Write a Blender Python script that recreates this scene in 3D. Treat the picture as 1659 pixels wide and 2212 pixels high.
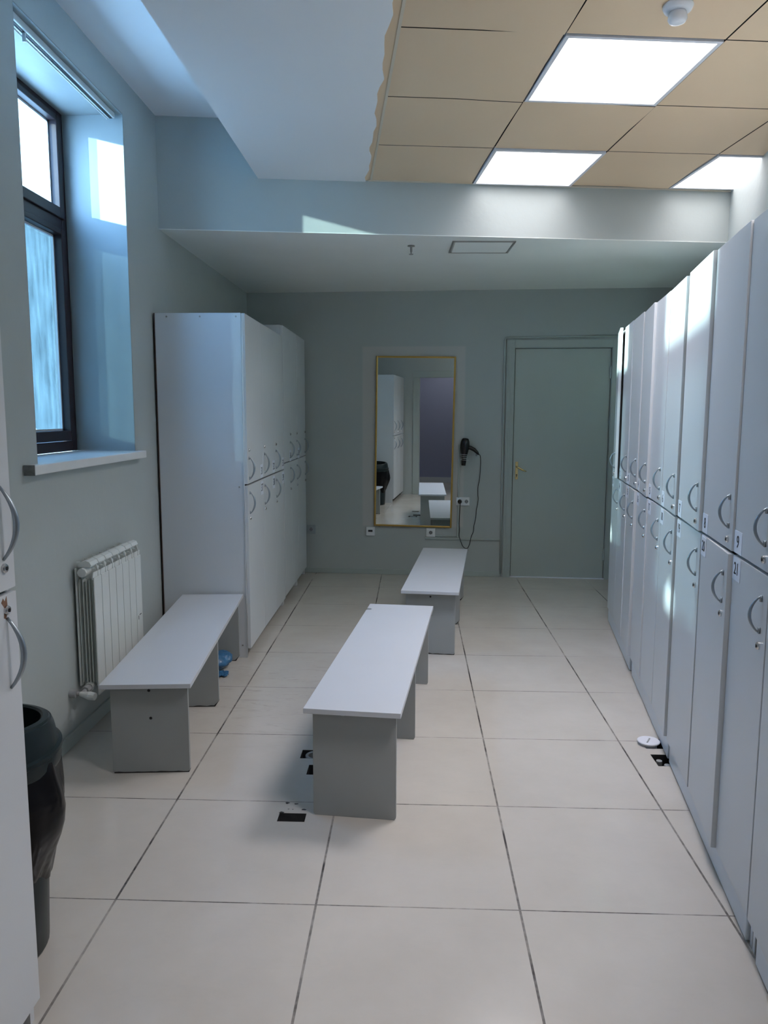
import bpy, bmesh, math, random
from mathutils import Vector, Matrix
random.seed(7)
for o in list(bpy.data.objects): bpy.data.objects.remove(o, do_unlink=True)
scn = bpy.context.scene
COL = scn.collection

# ------------------------------------------------------------------ camera
W, H, FPX = 1659, 2212, 1652.0
YAW, PITCH, ROLL = -0.0380, -0.1268, 0.0026
CAM = Vector((0.8779, -2.0875, 1.439))
cy, sy, cp, sp = math.cos(YAW), math.sin(YAW), math.cos(PITCH), math.sin(PITCH)
fv = Vector((sy*cp, cy*cp, sp)); r0 = Vector((cy, -sy, 0)); u0 = r0.cross(fv)
rv = math.cos(ROLL)*r0 + math.sin(ROLL)*u0
uv = -math.sin(ROLL)*r0 + math.cos(ROLL)*u0
cd = bpy.data.cameras.new('camera'); cam = bpy.data.objects.new('camera', cd); COL.objects.link(cam)
M = Matrix((rv, uv, -fv)).transposed().to_4x4(); M.translation = CAM
cam.matrix_world = M
cd.sensor_fit = 'VERTICAL'; cd.sensor_height = 24; cd.lens = 24*FPX/H
cd.clip_start = 0.03; cd.clip_end = 200
scn.camera = cam

# ------------------------------------------------------------------ light and exposure
scn.view_settings.view_transform = 'Standard'; scn.view_settings.look = 'None'
scn.view_settings.gamma = 1; scn.view_settings.use_curve_mapping = False
scn.view_settings.exposure = 1.2
PANEL = 1.2          # visible glow of the panel diffusers
PANEL_W = 5.8       # watts of each panel's own light
SKY = 11.5           # daylight through the windows
SUN = 3.3
wd = bpy.data.worlds.new('daylight'); scn.world = wd; wd.use_nodes = True
nt = wd.node_tree; nt.nodes.clear()
wo = nt.nodes.new('ShaderNodeOutputWorld'); bg = nt.nodes.new('ShaderNodeBackground')
tc = nt.nodes.new('ShaderNodeTexCoord'); sx = nt.nodes.new('ShaderNodeSeparateXYZ'); rp = nt.nodes.new('ShaderNodeValToRGB')
rp.color_ramp.elements[0].position = 0.0; rp.color_ramp.elements[0].color = (0.32, 0.57, 0.90, 1)
rp.color_ramp.elements[1].position = 0.6; rp.color_ramp.elements[1].color = (0.16, 0.42, 0.98, 1)
nt.links.new(tc.outputs['Generated'], sx.inputs[0]); nt.links.new(sx.outputs['Z'], rp.inputs[0])
nt.links.new(rp.outputs[0], bg.inputs[0]); bg.inputs[1].default_value = SKY
nt.links.new(bg.outputs[0], wo.inputs[0])

def sun(name, d, strength, colr, ang):
    l = bpy.data.lights.new(name, 'SUN'); l.energy = strength; l.color = colr; l.angle = math.radians(ang)
    o = bpy.data.objects.new(name, l); COL.objects.link(o)
    o.rotation_euler = Vector(d).to_track_quat('-Z', 'Y').to_euler(); o.location = Vector((-6, -4, 5)); return o
sun('sun', (1, 0.745, -0.235), SUN*1.4, (0.80, 1.0, 0.97), 0.6)
# the low sun mirrored by the glass of the houses opposite (two weaker beams)
sun('sun_glint', (1, -0.13, -0.245), SUN*2.4, (0.78, 0.98, 1.0), 2.2)
sun('sun_glint', (1, 0.545, -0.240), SUN*3.0, (0.78, 1.0, 0.98), 1.2)

scn.cycles.max_bounces = 16; scn.cycles.diffuse_bounces = 10; scn.cycles.transparent_max_bounces = 16
# ------------------------------------------------------------------ materials
MATS = {}
def newmat(name):
    m = bpy.data.materials.new(name); m.use_nodes = True
    return m, m.node_tree, m.node_tree.nodes['Principled BSDF']
def mat(name, col, rough=0.5, metal=0.0, spec=0.5, noise=0.0, nscale=8.0, bump=0.0, bscale=60.0, coat=0.0):
    if name in MATS: return MATS[name]
    m, nt, b = newmat(name)
    b.inputs['Roughness'].default_value = rough; b.inputs['Metallic'].default_value = metal
    b.inputs['Specular IOR Level'].default_value = spec; b.inputs['Coat Weight'].default_value = coat
    c = (*col, 1)
    tcn = nt.nodes.new('ShaderNodeTexCoord')
    if noise:
        n = nt.nodes.new('ShaderNodeTexNoise'); n.inputs['Scale'].default_value = nscale; n.inputs['Detail'].default_value = 5
        nt.links.new(tcn.outputs['Object'], n.inputs['Vector'])
        mx = nt.nodes.new('ShaderNodeMix'); mx.data_type = 'RGBA'
        mx.inputs[6].default_value = tuple(v*(1-noise) for v in col)+(1,)
        mx.inputs[7].default_value = tuple(min(1, v*(1+noise)) for v in col)+(1,)
        nt.links.new(n.outputs['Fac'], mx.inputs[0]); nt.links.new(mx.outputs[2], b.inputs['Base Color'])
    else: b.inputs['Base Color'].default_value = c
    if bump:
        n2 = nt.nodes.new('ShaderNodeTexNoise'); n2.inputs['Scale'].default_value = bscale; n2.inputs['Detail'].default_value = 3
        nt.links.new(tcn.outputs['Object'], n2.inputs['Vector'])
        bp = nt.nodes.new('ShaderNodeBump'); bp.inputs['Strength'].default_value = bump; bp.inputs['Distance'].default_value = 0.01
        nt.links.new(n2.outputs['Fac'], bp.inputs['Height']); nt.links.new(bp.outputs[0], b.inputs['Normal'])
    MATS[name] = m; return m

WALLC = (0.395, 0.43, 0.42)
paint = mat('grey_wall_paint', WALLC, 0.55, noise=0.05, nscale=2.5, bump=0.12, bscale=25)
soffit_m = mat('pale_ceiling_paint', (0.84, 0.86, 0.84), 0.7, noise=0.04, nscale=3, bump=0.08, bscale=40)
white_m = mat('white_ceiling_paint', (0.78, 0.80, 0.82), 0.75, noise=0.02, nscale=2)
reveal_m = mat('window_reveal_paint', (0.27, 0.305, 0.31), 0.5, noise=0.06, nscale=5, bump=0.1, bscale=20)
tile_m = mat('beige_ceiling_tile', (0.70, 0.535, 0.365), 0.6, noise=0.06, nscale=1.3)
tile_void = mat('ceiling_void_dark', (0.03, 0.03, 0.035), 0.9)
trim_m = mat('cream_edge_trim', (0.62, 0.55, 0.44), 0.5)
lock_m = mat('grey_laminate', (0.58, 0.605, 0.625), 0.34, noise=0.02, nscale=4, bump=0.03, bscale=400)
lockdark_m = mat('locker_gap_shade', (0.06, 0.065, 0.07), 0.8)
edge_m = mat('laminate_edge_band', (0.55, 0.58, 0.60), 0.4)
back_m = mat('brown_hardboard', (0.075, 0.045, 0.035), 0.7)
plinth_m = mat('plinth_laminate', (0.60, 0.65, 0.70), 0.30, noise=0.05, nscale=6)
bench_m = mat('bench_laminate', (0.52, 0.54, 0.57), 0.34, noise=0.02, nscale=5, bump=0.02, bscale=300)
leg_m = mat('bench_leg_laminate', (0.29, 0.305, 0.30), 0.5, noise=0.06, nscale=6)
scuff_m = mat('scuffed_edge', (0.02, 0.018, 0.018), 0.8)
chrome = mat('brushed_nickel', (0.62, 0.64, 0.66), 0.28, metal=1.0)
handle_m = mat('satin_grey_handle', (0.33, 0.38, 0.42), 0.35, metal=0.85)
lockcyl = mat('lock_cylinder_nickel', (0.6, 0.6, 0.6), 0.22, metal=1.0)
black_m = mat('black_slot', (0.008, 0.008, 0.01), 0.5)
paper = mat('white_paper', (0.72, 0.77, 0.85), 0.6)
ink = mat('black_ink', (0.01, 0.01, 0.012), 0.6)
rad_m = mat('radiator_enamel', (0.62, 0.65, 0.63), 0.32, noise=0.04, nscale=9)
sill_m = mat('white_sill_plastic', (0.66, 0.67, 0.66), 0.38, noise=0.05, nscale=9)
pvc_m = mat('dark_brown_window_frame', (0.028, 0.020, 0.024), 0.45, spec=0.25, noise=0.25, nscale=20)
pvcw = mat('pale_glazing_bead', (0.55, 0.60, 0.66), 0.4)
rail_m = mat('white_aluminium_rail', (0.55, 0.60, 0.60), 0.35)
brass = mat('polished_brass', (0.80, 0.62, 0.30), 0.22, metal=1.0)
gold = mat('gold_frame', (0.52, 0.33, 0.09), 0.34, metal=0.75)
door_m = mat('grey_door_paint', (0.40, 0.445, 0.415), 0.42, noise=0.04, nscale=3, bump=0.08, bscale=15)
frame_m = mat('grey_frame_paint', (0.37, 0.415, 0.395), 0.36, noise=0.04, nscale=5)
socket_m = mat('white_socket_plastic', (0.72, 0.75, 0.76), 0.35)
socketg = mat('grey_painted_socket', (0.30, 0.34, 0.36), 0.45)
dryer_m = mat('glossy_black_plastic', (0.008, 0.008, 0.009), 0.22)
cord_m = mat('black_cord', (0.01, 0.01, 0.01), 0.5)
bin_m = mat('dark_green_plastic', (0.010, 0.018, 0.020), 0.3, spec=0.22)
bag_m = mat('black_bin_bag', (0.003, 0.003, 0.004), 0.22, spec=0.2, bump=1.0, bscale=7)
pipe_m = mat('grey_pipe_plastic', (0.30, 0.31, 0.31), 0.5, noise=0.2, nscale=30)
hole_m = mat('floor_hole_concrete', (0.035, 0.036, 0.038), 0.9, noise=0.5, nscale=40)
lid_m = mat('pale_plastic_lid', (0.66, 0.67, 0.72), 0.35)
shoe_m = mat('blue_plastic_film', (0.035, 0.13, 0.26), 0.3, noise=0.3, nscale=30, bump=0.8, bscale=35)
det_m = mat('translucent_white_plastic', (0.66, 0.70, 0.76), 0.25)
dust_m = mat('dusty_steel', (0.35, 0.34, 0.32), 0.5, metal=0.7)
alu = mat('aluminium_frame', (0.66, 0.68, 0.74), 0.4)
chip_m = mat('bare_chipboard', (0.20, 0.11, 0.07), 0.9, noise=0.4, nscale=60)
cable_m = mat('white_cable', (0.62, 0.64, 0.64), 0.4)
facade_m = mat('cream_render', (0.085, 0.098, 0.088), 0.9, noise=0.05, nscale=1)
roofm = mat('facade_eave', (0.04, 0.05, 0.06), 0.8)
corr_m = mat('corridor_lilac_paint', (0.30, 0.31, 0.44), 0.6)
skin_m = mat('white_baseboard', (0.6, 0.62, 0.66), 0.4)

def emis(name, col, s):
    m = bpy.data.materials.new(name); m.use_nodes = True; nt = m.node_tree; nt.nodes.clear()
    e = nt.nodes.new('ShaderNodeEmission'); e.inputs[0].default_value = (*col, 1); e.inputs[1].default_value = s
    o = nt.nodes.new('ShaderNodeOutputMaterial'); nt.links.new(e.outputs[0], o.inputs[0]); return m
panel_m = emis('led_diffuser', (1.0, 0.985, 1.0), PANEL)

def glassmat(name, tint, haze, hazecol, streak=0.0):
    m = bpy.data.materials.new(name); m.use_nodes = True; nt = m.node_tree; nt.nodes.clear()
    t = nt.nodes.new('ShaderNodeBsdfTransparent'); t.inputs[0].default_value = (*tint, 1)
    g = nt.nodes.new('ShaderNodeBsdfGlossy'); g.inputs['Roughness'].default_value = 0.03
    d = nt.nodes.new('ShaderNodeBsdfTranslucent'); d.inputs[0].default_value = (*hazecol, 1)
    m1 = nt.nodes.new('ShaderNodeMixShader'); m2 = nt.nodes.new('ShaderNodeMixShader'); m2.inputs[0].default_value = 0.05
    m1.inputs[0].default_value = haze
    if streak:
        tcn = nt.nodes.new('ShaderNodeTexCoord'); mp = nt.nodes.new('ShaderNodeMapping'); mp.inputs['Scale'].default_value = (9, 9, 1.6)
        n = nt.nodes.new('ShaderNodeTexNoise'); n.inputs['Scale'].default_value = 3; n.inputs['Detail'].default_value = 8; n.inputs['Roughness'].default_value = 0.6
        r = nt.nodes.new('ShaderNodeMapRange'); r.inputs[1].default_value = 0.3; r.inputs[2].default_value = 0.7
        r.inputs[3].default_value = max(0, haze-streak); r.inputs[4].default_value = haze+streak
        nt.links.new(tcn.outputs['Object'], mp.inputs[0]); nt.links.new(mp.outputs[0], n.inputs['Vector'])
        nt.links.new(n.outputs['Fac'], r.inputs[0]); nt.links.new(r.outputs[0], m1.inputs[0])
    nt.links.new(t.outputs[0], m1.inputs[1]); nt.links.new(d.outputs[0], m1.inputs[2])
    nt.links.new(m1.outputs[0], m2.inputs[1]); nt.links.new(g.outputs[0], m2.inputs[2])
    o = nt.nodes.new('ShaderNodeOutputMaterial'); nt.links.new(m2.outputs[0], o.inputs[0]); return m
glass_clear = glassmat('clear_window_glass', (0.93, 0.97, 0.96), 0.12, (0.8, 0.9, 0.92), 0.05)
glass_film = glassmat('blue_filmed_glass', (0.255, 0.29, 0.30), 0.10, (0.20, 0.26, 0.29), 0.09)

def mirrormat():
    m, nt, b = newmat('mirror_silver')
    b.inputs['Base Color'].default_value = (0.80, 0.87, 0.86, 1); b.inputs['Metallic'].default_value = 1; b.inputs['Roughness'].default_value = 0.0
    return m
mirror_m = mirrormat()

def floormat():
    m, nt, b = newmat('polished_porcelain_tiles')
    N, L = nt.nodes, nt.links
    tcn = N.new('ShaderNodeTexCoord'); s = N.new('ShaderNodeSeparateXYZ'); L.new(tcn.outputs['Object'], s.inputs[0])
    def line(axis, w):
        a = N.new('ShaderNodeMath'); a.operation = 'PINGPONG'; a.inputs[1].default_value = 0.3; L.new(s.outputs[axis], a.inputs[0])
        lt = N.new('ShaderNodeMath'); lt.operation = 'LESS_THAN'; lt.inputs[1].default_value = w; L.new(a.outputs[0], lt.inputs[0]); return lt
    lx, ly = line('X', 0.0034), line('Y', 0.0022)
    mxm = N.new('ShaderNodeMath'); mxm.operation = 'MAXIMUM'; L.new(lx.outputs[0], mxm.inputs[0]); L.new(ly.outputs[0], mxm.inputs[1])
    # worn pale filler along part of the joints
    nf = N.new('ShaderNodeTexNoise'); nf.inputs['Scale'].default_value = 1.7; nf.inputs['Detail'].default_value = 6; nf.inputs['Roughness'].default_value = 0.75
    L.new(tcn.outputs['Object'], nf.inputs['Vector'])
    rf = N.new('ShaderNodeMapRange'); rf.inputs[1].default_value = 0.42; rf.inputs[2].default_value = 0.60; rf.inputs[3].default_value = 1.0; rf.inputs[4].default_value = 0.35
    L.new(nf.outputs['Fac'], rf.inputs[0])
    ml = N.new('ShaderNodeMath'); ml.operation = 'MULTIPLY'; L.new(mxm.outputs[0], ml.inputs[0]); L.new(rf.outputs[0], ml.inputs[1])
    # tile colour: soft cloudy beige
    n1 = N.new('ShaderNodeTexNoise'); n1.inputs['Scale'].default_value = 2.2; n1.inputs['Detail'].default_value = 7; n1.inputs['Roughness'].default_value = 0.65
    L.new(tcn.outputs['Object'], n1.inputs['Vector'])
    cr = N.new('ShaderNodeValToRGB'); cr.color_ramp.elements[0].position = 0.3; cr.color_ramp.elements[0].color = (0.46, 0.43, 0.385, 1)
    cr.color_ramp.elements[1].position = 0.7; cr.color_ramp.elements[1].color = (0.52, 0.49, 0.445, 1); L.new(n1.outputs['Fac'], cr.inputs[0])
    # scuffs: stretched noise, thresholded, with a region mask
    mp = N.new('ShaderNodeMapping'); mp.inputs['Scale'].default_value = (5, 19, 1); mp.inputs['Rotation'].default_value = (0, 0, 0.25); L.new(tcn.outputs['Object'], mp.inputs[0])
    n2 = N.new('ShaderNodeTexNoise'); n2.inputs['Scale'].default_value = 1.0; n2.inputs['Detail'].default_value = 7; n2.inputs['Roughness'].default_value = 0.72; n2.inputs['Distortion'].default_value = 1.2; L.new(mp.outputs[0], n2.inputs['Vector'])
    r2 = N.new('ShaderNodeMapRange'); r2.inputs[1].default_value = 0.55; r2.inputs[2].default_value = 0.78; L.new(n2.outputs['Fac'], r2.inputs[0])
    gm = N.new('ShaderNodeVectorMath'); gm.operation = 'DISTANCE'; gm.inputs[1].default_value = (0.22, 1.75, 0); L.new(tcn.outputs['Object'], gm.inputs[0])
    r3 = N.new('ShaderNodeMapRange'); r3.inputs[1].default_value = 0.15; r3.inputs[2].default_value = 0.75; r3.inputs[3].default_value = 0.75; r3.inputs[4].default_value = 0.05; L.new(gm.outputs['Value'], r3.inputs[0])
    m2 = N.new('ShaderNodeMath'); m2.operation = 'MULTIPLY'; L.new(r2.outputs[0], m2.inputs[0]); L.new(r3.outputs[0], m2.inputs[1])
    ma = N.new('ShaderNodeMix'); ma.data_type = 'RGBA'; ma.inputs[7].default_value = (0.19, 0.18, 0.165, 1)
    L.new(m2.outputs[0], ma.inputs[0]); L.new(cr.outputs[0], ma.inputs[6])
    mb = N.new('ShaderNodeMix'); mb.data_type = 'RGBA'; mb.inputs[7].default_value = (0.030, 0.026, 0.026, 1)
    L.new(ml.outputs[0], mb.inputs[0]); L.new(ma.outputs[2], mb.inputs[6]); L.new(mb.outputs[2], b.inputs['Base Color'])
    rr = N.new('ShaderNodeMapRange'); rr.inputs[3].default_value = 0.09; rr.inputs[4].default_value = 0.19; L.new(n1.outputs['Fac'], rr.inputs[0])
    mr = N.new('ShaderNodeMath'); mr.operation = 'ADD'; mr.use_clamp = True; L.new(rr.outputs[0], mr.inputs[0])
    mk = N.new('ShaderNodeMath'); mk.operation = 'MULTIPLY'; mk.inputs[1].default_value = 0.5; L.new(mxm.outputs[0], mk.inputs[0]); L.new(mk.outputs[0], mr.inputs[1])
    L.new(mr.outputs[0], b.inputs['Roughness']); b.inputs['Specular IOR Level'].default_value = 0.45
    bp = N.new('ShaderNodeBump'); bp.invert = True; bp.inputs['Strength'].default_value = 0.5; bp.inputs['Distance'].default_value = 0.002
    L.new(mxm.outputs[0], bp.inputs['Height']); L.new(bp.outputs[0], b.inputs['Normal'])
    return m
floor_m = floormat()

def backwallmat():
    # same grey paint, with the slightly paler rectangle left by an older, larger mirror
    m, nt, b = newmat('grey_wall_paint_patched'); N, L = nt.nodes, nt.links
    tcn = N.new('ShaderNodeTexCoord'); s = N.new('ShaderNodeSeparateXYZ'); L.new(tcn.outputs['Object'], s.inputs[0])
    def band(ax, lo, hi, soft):
        a = N.new('ShaderNodeMapRange'); a.interpolation_type = 'SMOOTHSTEP'; a.inputs[1].default_value = lo-soft; a.inputs[2].default_value = lo+soft
        c = N.new('ShaderNodeMapRange'); c.interpolation_type = 'SMOOTHSTEP'; c.inputs[1].default_value = hi-soft; c.inputs[2].default_value = hi+soft; c.inputs[3].default_value = 1; c.inputs[4].default_value = 0
        mm = N.new('ShaderNodeMath'); mm.operation = 'MULTIPLY'
        L.new(s.outputs[ax], a.inputs[0]); L.new(s.outputs[ax], c.inputs[0]); L.new(a.outputs[0], mm.inputs[0]); L.new(c.outputs[0], mm.inputs[1]); return mm
    bx_, bz_ = band('X', 0.425, 1.325, 0.012), band('Z', 0.44, 2.03, 0.012)
    mm = N.new('ShaderNodeMath'); mm.operation = 'MULTIPLY'; L.new(bx_.outputs[0], mm.inputs[0]); L.new(bz_.outputs[0], mm.inputs[1])
    n = N.new('ShaderNodeTexNoise'); n.inputs['Scale'].default_value = 2.5; n.inputs['Detail'].default_value = 5; L.new(tcn.outputs['Object'], n.inputs['Vector'])
    mx = N.new('ShaderNodeMix'); mx.data_type = 'RGBA'; mx.inputs[6].default_value = tuple(v*.95 for v in WALLC)+(1,); mx.inputs[7].default_value = tuple(v*1.05 for v in WALLC)+(1,)
    L.new(n.outputs['Fac'], mx.inputs[0])
    m2 = N.new('ShaderNodeMix'); m2.data_type = 'RGBA'; m2.inputs[7].default_value = (0.47, 0.475, 0.455, 1)
    L.new(mm.outputs[0], m2.inputs[0]); L.new(mx.outputs[2], m2.inputs[6]); L.new(m2.outputs[2], b.inputs['Base Color'])
    b.inputs['Roughness'].default_value = 0.55
    return m
backwall_m = backwallmat()

# ------------------------------------------------------------------ helpers
def BM(): return bmesh.new()
def box(bm, x0, x1, y0, y1, z0, z1, T=None):
    vs = [bm.verts.new(Vector(c)) for c in ((x0,y0,z0),(x1,y0,z0),(x1,y1,z0),(x0,y1,z0),(x0,y0,z1),(x1,y0,z1),(x1,y1,z1),(x0,y1,z1))]
    for f in ((0,3,2,1),(4,5,6,7),(0,1,5,4),(1,2,6,5),(2,3,7,6),(3,0,4,7)): bm.faces.new([vs[i] for i in f])
    if T is not None: bmesh.ops.transform(bm, matrix=T, verts=vs)
    return vs
def prism(bm, poly, z0, z1, T=None):
    lo = [bm.verts.new((p[0], p[1], z0)) for p in poly]; hi = [bm.verts.new((p[0], p[1], z1)) for p in poly]; n = len(poly)
    bm.faces.new(lo[::-1]); bm.faces.new(hi)
    for i in range(n): bm.faces.new((lo[i], lo[(i+1) % n], hi[(i+1) % n], hi[i]))
    if T is not None: bmesh.ops.transform(bm, matrix=T, verts=lo+hi)
    return lo+hi
def frame_of(d):
    d = Vector(d).normalized(); a = Vector((0, 0, 1)) if abs(d.z) < 0.9 else Vector((1, 0, 0))
    u = d.cross(a).normalized(); return u, d.cross(u).normalized()
def tube(bm, pts, rad, seg=10, close=False, flat=1.0, up=None):
    pts = [Vector(p) for p in pts]; n = len(pts)
    if not isinstance(rad, (list, tuple)): rad = [rad]*n
    rings = []; pu = None
    for i, p in enumerate(pts):
        if close: d = pts[(i+1) % n]-pts[i-1]
        else: d = pts[min(i+1, n-1)]-pts[max(i-1, 0)]
        d.normalize()
        if pu is None:
            u, v = frame_of(d)
            if up is not None: u = (Vector(up)-d*Vector(up).dot(d)).normalized(); v = d.cross(u)
        else:
            u = (pu-d*pu.dot(d)).normalized(); v = d.cross(u)
        pu = u
        rings.append([bm.verts.new(p+rad[i]*(math.cos(2*math.pi*k/seg)*u*flat+math.sin(2*math.pi*k/seg)*v)) for k in range(seg)])
    m = n if close else n-1
    for i in range(m):
        a, b = rings[i], rings[(i+1) % n]
        for k in range(seg): bm.faces.new((a[k], a[(k+1) % seg], b[(k+1) % seg], b[k]))
    if not close: bm.faces.new(rings[0][::-1]); bm.faces.new(rings[-1])
def lathe(bm, prof, seg=32, T=None, arc=None):
    # prof: list of (r, z)
    rings = []
    for r, z in prof:
        rings.append([bm.verts.new((r*math.cos(2*math.pi*k/seg), r*math.sin(2*math.pi*k/seg), z)) for k in range(seg)] if r > 1e-6 else [bm.verts.new((0, 0, z))])
    for a, b in zip(rings, rings[1:]):
        for k in range(seg):
            if len(a) == 1: bm.faces.new((a[0], b[k], b[(k+1) % seg]))
            elif len(b) == 1: bm.faces.new((a[k], a[(k+1) % seg], b[0]))
            else: bm.faces.new((a[k], a[(k+1) % seg], b[(k+1) % seg], b[k]))
    if T is not None: bmesh.ops.transform(bm, matrix=T, verts=[v for r in rings for v in r])
def obj(name, bm, m, parent=None, bevel=0.0, smooth=False, world=False):
    if world and parent is not None:
        bmesh.ops.transform(bm, matrix=WM[root_of(parent)].inverted(), verts=bm.verts)
    bmesh.ops.recalc_face_normals(bm, faces=bm.faces)
    me = bpy.data.meshes.new(name); bm.to_mesh(me); bm.free(); me.materials.append(m)
    o = bpy.data.objects.new(name, me); COL.objects.link(o)
    if parent: o.parent = parent
    if smooth:
        for p in me.polygons: p.use_smooth = True
    if bevel:
        b = o.modifiers.new('bevel', 'BEVEL'); b.width = bevel; b.segments = 2; b.limit_method = 'ANGLE'; b.angle_limit = math.radians(35)
    return o
WM = {}
def root_of(o):
    while o.parent: o = o.parent
    return o.name
def thing(name, label, cat, loc=(0, 0, 0), rz=0.0, group=None):
    o = bpy.data.objects.new(name, None); COL.objects.link(o); o.location = loc; o.rotation_euler = (0, 0, rz)
    o['label'] = label; o['category'] = cat; o.empty_display_size = 0.05
    if group: o['group'] = group
    WM[o.name] = Matrix.Translation(Vector(loc)) @ Matrix.Rotation(rz, 4, 'Z'); return o
def tag(o, label, cat, group=None):
    o['label'] = label; o['category'] = cat
    if group: o['group'] = group
    return o
def struct(name, bm, m, bevel=0.0, parent=None, world=True):
    o = obj(name, bm, m, parent, bevel)
    if parent is None: o['kind'] = 'structure'
    return o
def text_bm(body, size, T, depth=0.0006, sxy=(1, 1)):
    c = bpy.data.curves.new('t', 'FONT'); c.body = body; c.size = size; c.extrude = depth/2; c.align_x = 'CENTER'; c.align_y = 'CENTER'
    o = bpy.data.objects.new('t', c); COL.objects.link(o)
    dg = bpy.context.evaluated_depsgraph_get(); me = bpy.data.meshes.new_from_object(o.evaluated_get(dg))
    bm = BM(); bm.from_mesh(me); bpy.data.objects.remove(o); bpy.data.meshes.remove(me); bpy.data.curves.remove(c)
    bmesh.ops.transform(bm, matrix=T @ Matrix.Diagonal((sxy[0], sxy[1], 1, 1)), verts=bm.verts); return bm
def lerp(a, b, t): return a+(b-a)*t

# ------------------------------------------------------------------ the room
LX = -0.605
def backy(x, c=4.775): return c-0.0625*x
def beamy(x): return 2.538+0.129*x
def rightx(y): return 2.815-0.146*(2.90-y)
REAR = -1.72

# floor with the cut-outs for the under-floor boxes
holes = [(0.41, 0.53, 0.965, 1.045), (0.457, 0.57, 0.82, 0.905), (0.402, 0.50, 0.460, 0.517), (1.900, 2.02, 1.125, 1.225), (1.90, 2.01, 0.957, 1.066)]
xs = sorted({-0.75, 3.4, *[h[0] for h in holes], *[h[1] for h in holes]}); ys = sorted({-4.2, 4.95, *[h[2] for h in holes], *[h[3] for h in holes]})
bm = BM(); vg = {}
def gv(x, y):
    if (x, y) not in vg: vg[(x, y)] = bm.verts.new((x, y, 0))
    return vg[(x, y)]
for i in range(len(xs)-1):
    for j in range(len(ys)-1):
        mx_, my_ = (xs[i]+xs[i+1])/2, (ys[j]+ys[j+1])/2
        if any(h[0] < mx_ < h[1] and h[2] < my_ < h[3] for h in holes): continue
        bm.faces.new((gv(xs[i], ys[j]), gv(xs[i+1], ys[j]), gv(xs[i+1], ys[j+1]), gv(xs[i], ys[j+1])))
floor = struct('floor', bm, floor_m)
for h in holes:
    bm = BM()
    z1, z0 = 0.0, -0.05
    P = [(h[0], h[2]), (h[1], h[2]), (h[1], h[3]), (h[0], h[3])]
    lo = [bm.verts.new((p[0], p[1], z0)) for p in P]; hi = [bm.verts.new((p[0], p[1], 0.0004)) for p in P]
    bm.faces.new(lo)
    for i in range(4): bm.faces.new((lo[i], lo[(i+1) % 4], hi[(i+1) % 4], hi[i]))
    obj('floor_recess', bm, hole_m, floor)
# chipped glaze around the nearest cut-out
bm = BM()
for (x, y, a) in ((0.418, 0.590, 0.014), (0.452, 0.585, 0.010), (0.487, 0.545, 0.011), (0.407, 0.521, 0.012), (0.43, 0.545, 0.004), (0.446, 0.545, 0.004)):
    pts = [(x+a*random.uniform(.5, 1.2)*math.cos(t), y+0.6*a*random.uniform(.4, 1.2)*math.sin(t)) for t in [k*math.pi/4 for k in range(8)]]
    bm.faces.new([bm.verts.new((p[0], p[1], 0.0006)) for p in pts])
obj('chipped_glaze', bm, hole_m, floor)

bm = BM(); box(bm, -0.98, 3.4, -4.2, 5.0, -0.30, -0.06); obj('leak_block_slab', bm, hole_m, floor)  # unseen slab added to keep daylight from leaking up at the cut-outs
# left wall with the window opening
WIN = [(0.879, 1.955)]
WZ = (1.24, 2.945)
def wallbox(bm, y0, y1, z0, z1): box(bm, -0.98, LX, y0, y1, z0, z1)
bm = BM()
edges = sorted([REAR-0.1, 4.95]+[v for w in WIN for v in w])
for a, b in zip(edges, edges[1:]):
    if any(abs(a-w[0]) < 1e-6 for w in WIN):
        wallbox(bm, a, b, -0.05, WZ[0]); wallbox(bm, a, b, WZ[1], 3.3)
    else: wallbox(bm, a, b, -0.05, 3.3)
struct('wall_left', bm, paint)
# back wall (slightly skewed), with the door recess
bm = BM()
def skew(bm_, x0, x1, d0, d1, z0, z1):
    prism(bm_, [(x0, backy(x0)+d0), (x1, backy(x1)+d0), (x1, backy(x1)+d1), (x0, backy(x0)+d1)], z0, z1)
skew(bm, -0.7, 1.735, 0, 0.15, -0.05, 2.6); skew(bm, 2.575, 3.3, 0, 0.15, -0.05, 2.6); skew(bm, 1.735, 2.575, 0, 0.15, 2.022, 2.6)
struct('wall_back', bm, backwall_m)
# right wall
bm = BM()
prism(bm, [(rightx(-1.85), -1.85), (rightx(-1.85)+.15, -1.85), (rightx(4.95)+.15, 4.95), (rightx(4.95), 4.95)], -0.05, 3.3)
struct('wall_right', bm, paint)
# rear wall with the doorway the photograph is taken from
bm = BM()
ry0, ry1 = REAR-0.10, REAR
box(bm, -0.98, 0.235, ry0, ry1, -0.05, 3.3); box(bm, 1.105, 2.6, ry0, ry1, -0.05, 3.3); box(bm, 0.235, 1.105, ry0, ry1, 2.03, 3.3)
struct('wall_rear', bm, paint)
# low soffit at the back + face of the beam
bm = BM(); prism(bm, [(-0.7, beamy(-0.7)-.0005), (3.3, beamy(3.3)-.0005), (3.3, 5.0), (-0.7, 5.0)], 2.5, 2.503)
soff = struct('ceiling_back', bm, soffit_m)
bm = BM(); prism(bm, [(-0.7, beamy(-0.7)), (3.3, beamy(3.3)), (3.3, beamy(3.3)+.15), (-0.7, beamy(-0.7)+.15)], 2.502, 3.3)
struct('wall_beam', bm, paint)
# upper ceiling beside the window and the plastered box beside it
bm = BM(); prism(bm, [(-0.98, REAR-.1), (-0.0, REAR-.1), (-0.0, 2.7), (-0.98, 2.7)], 3.123, 3.3)
struct('ceiling_upper', bm, white_m)
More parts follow.
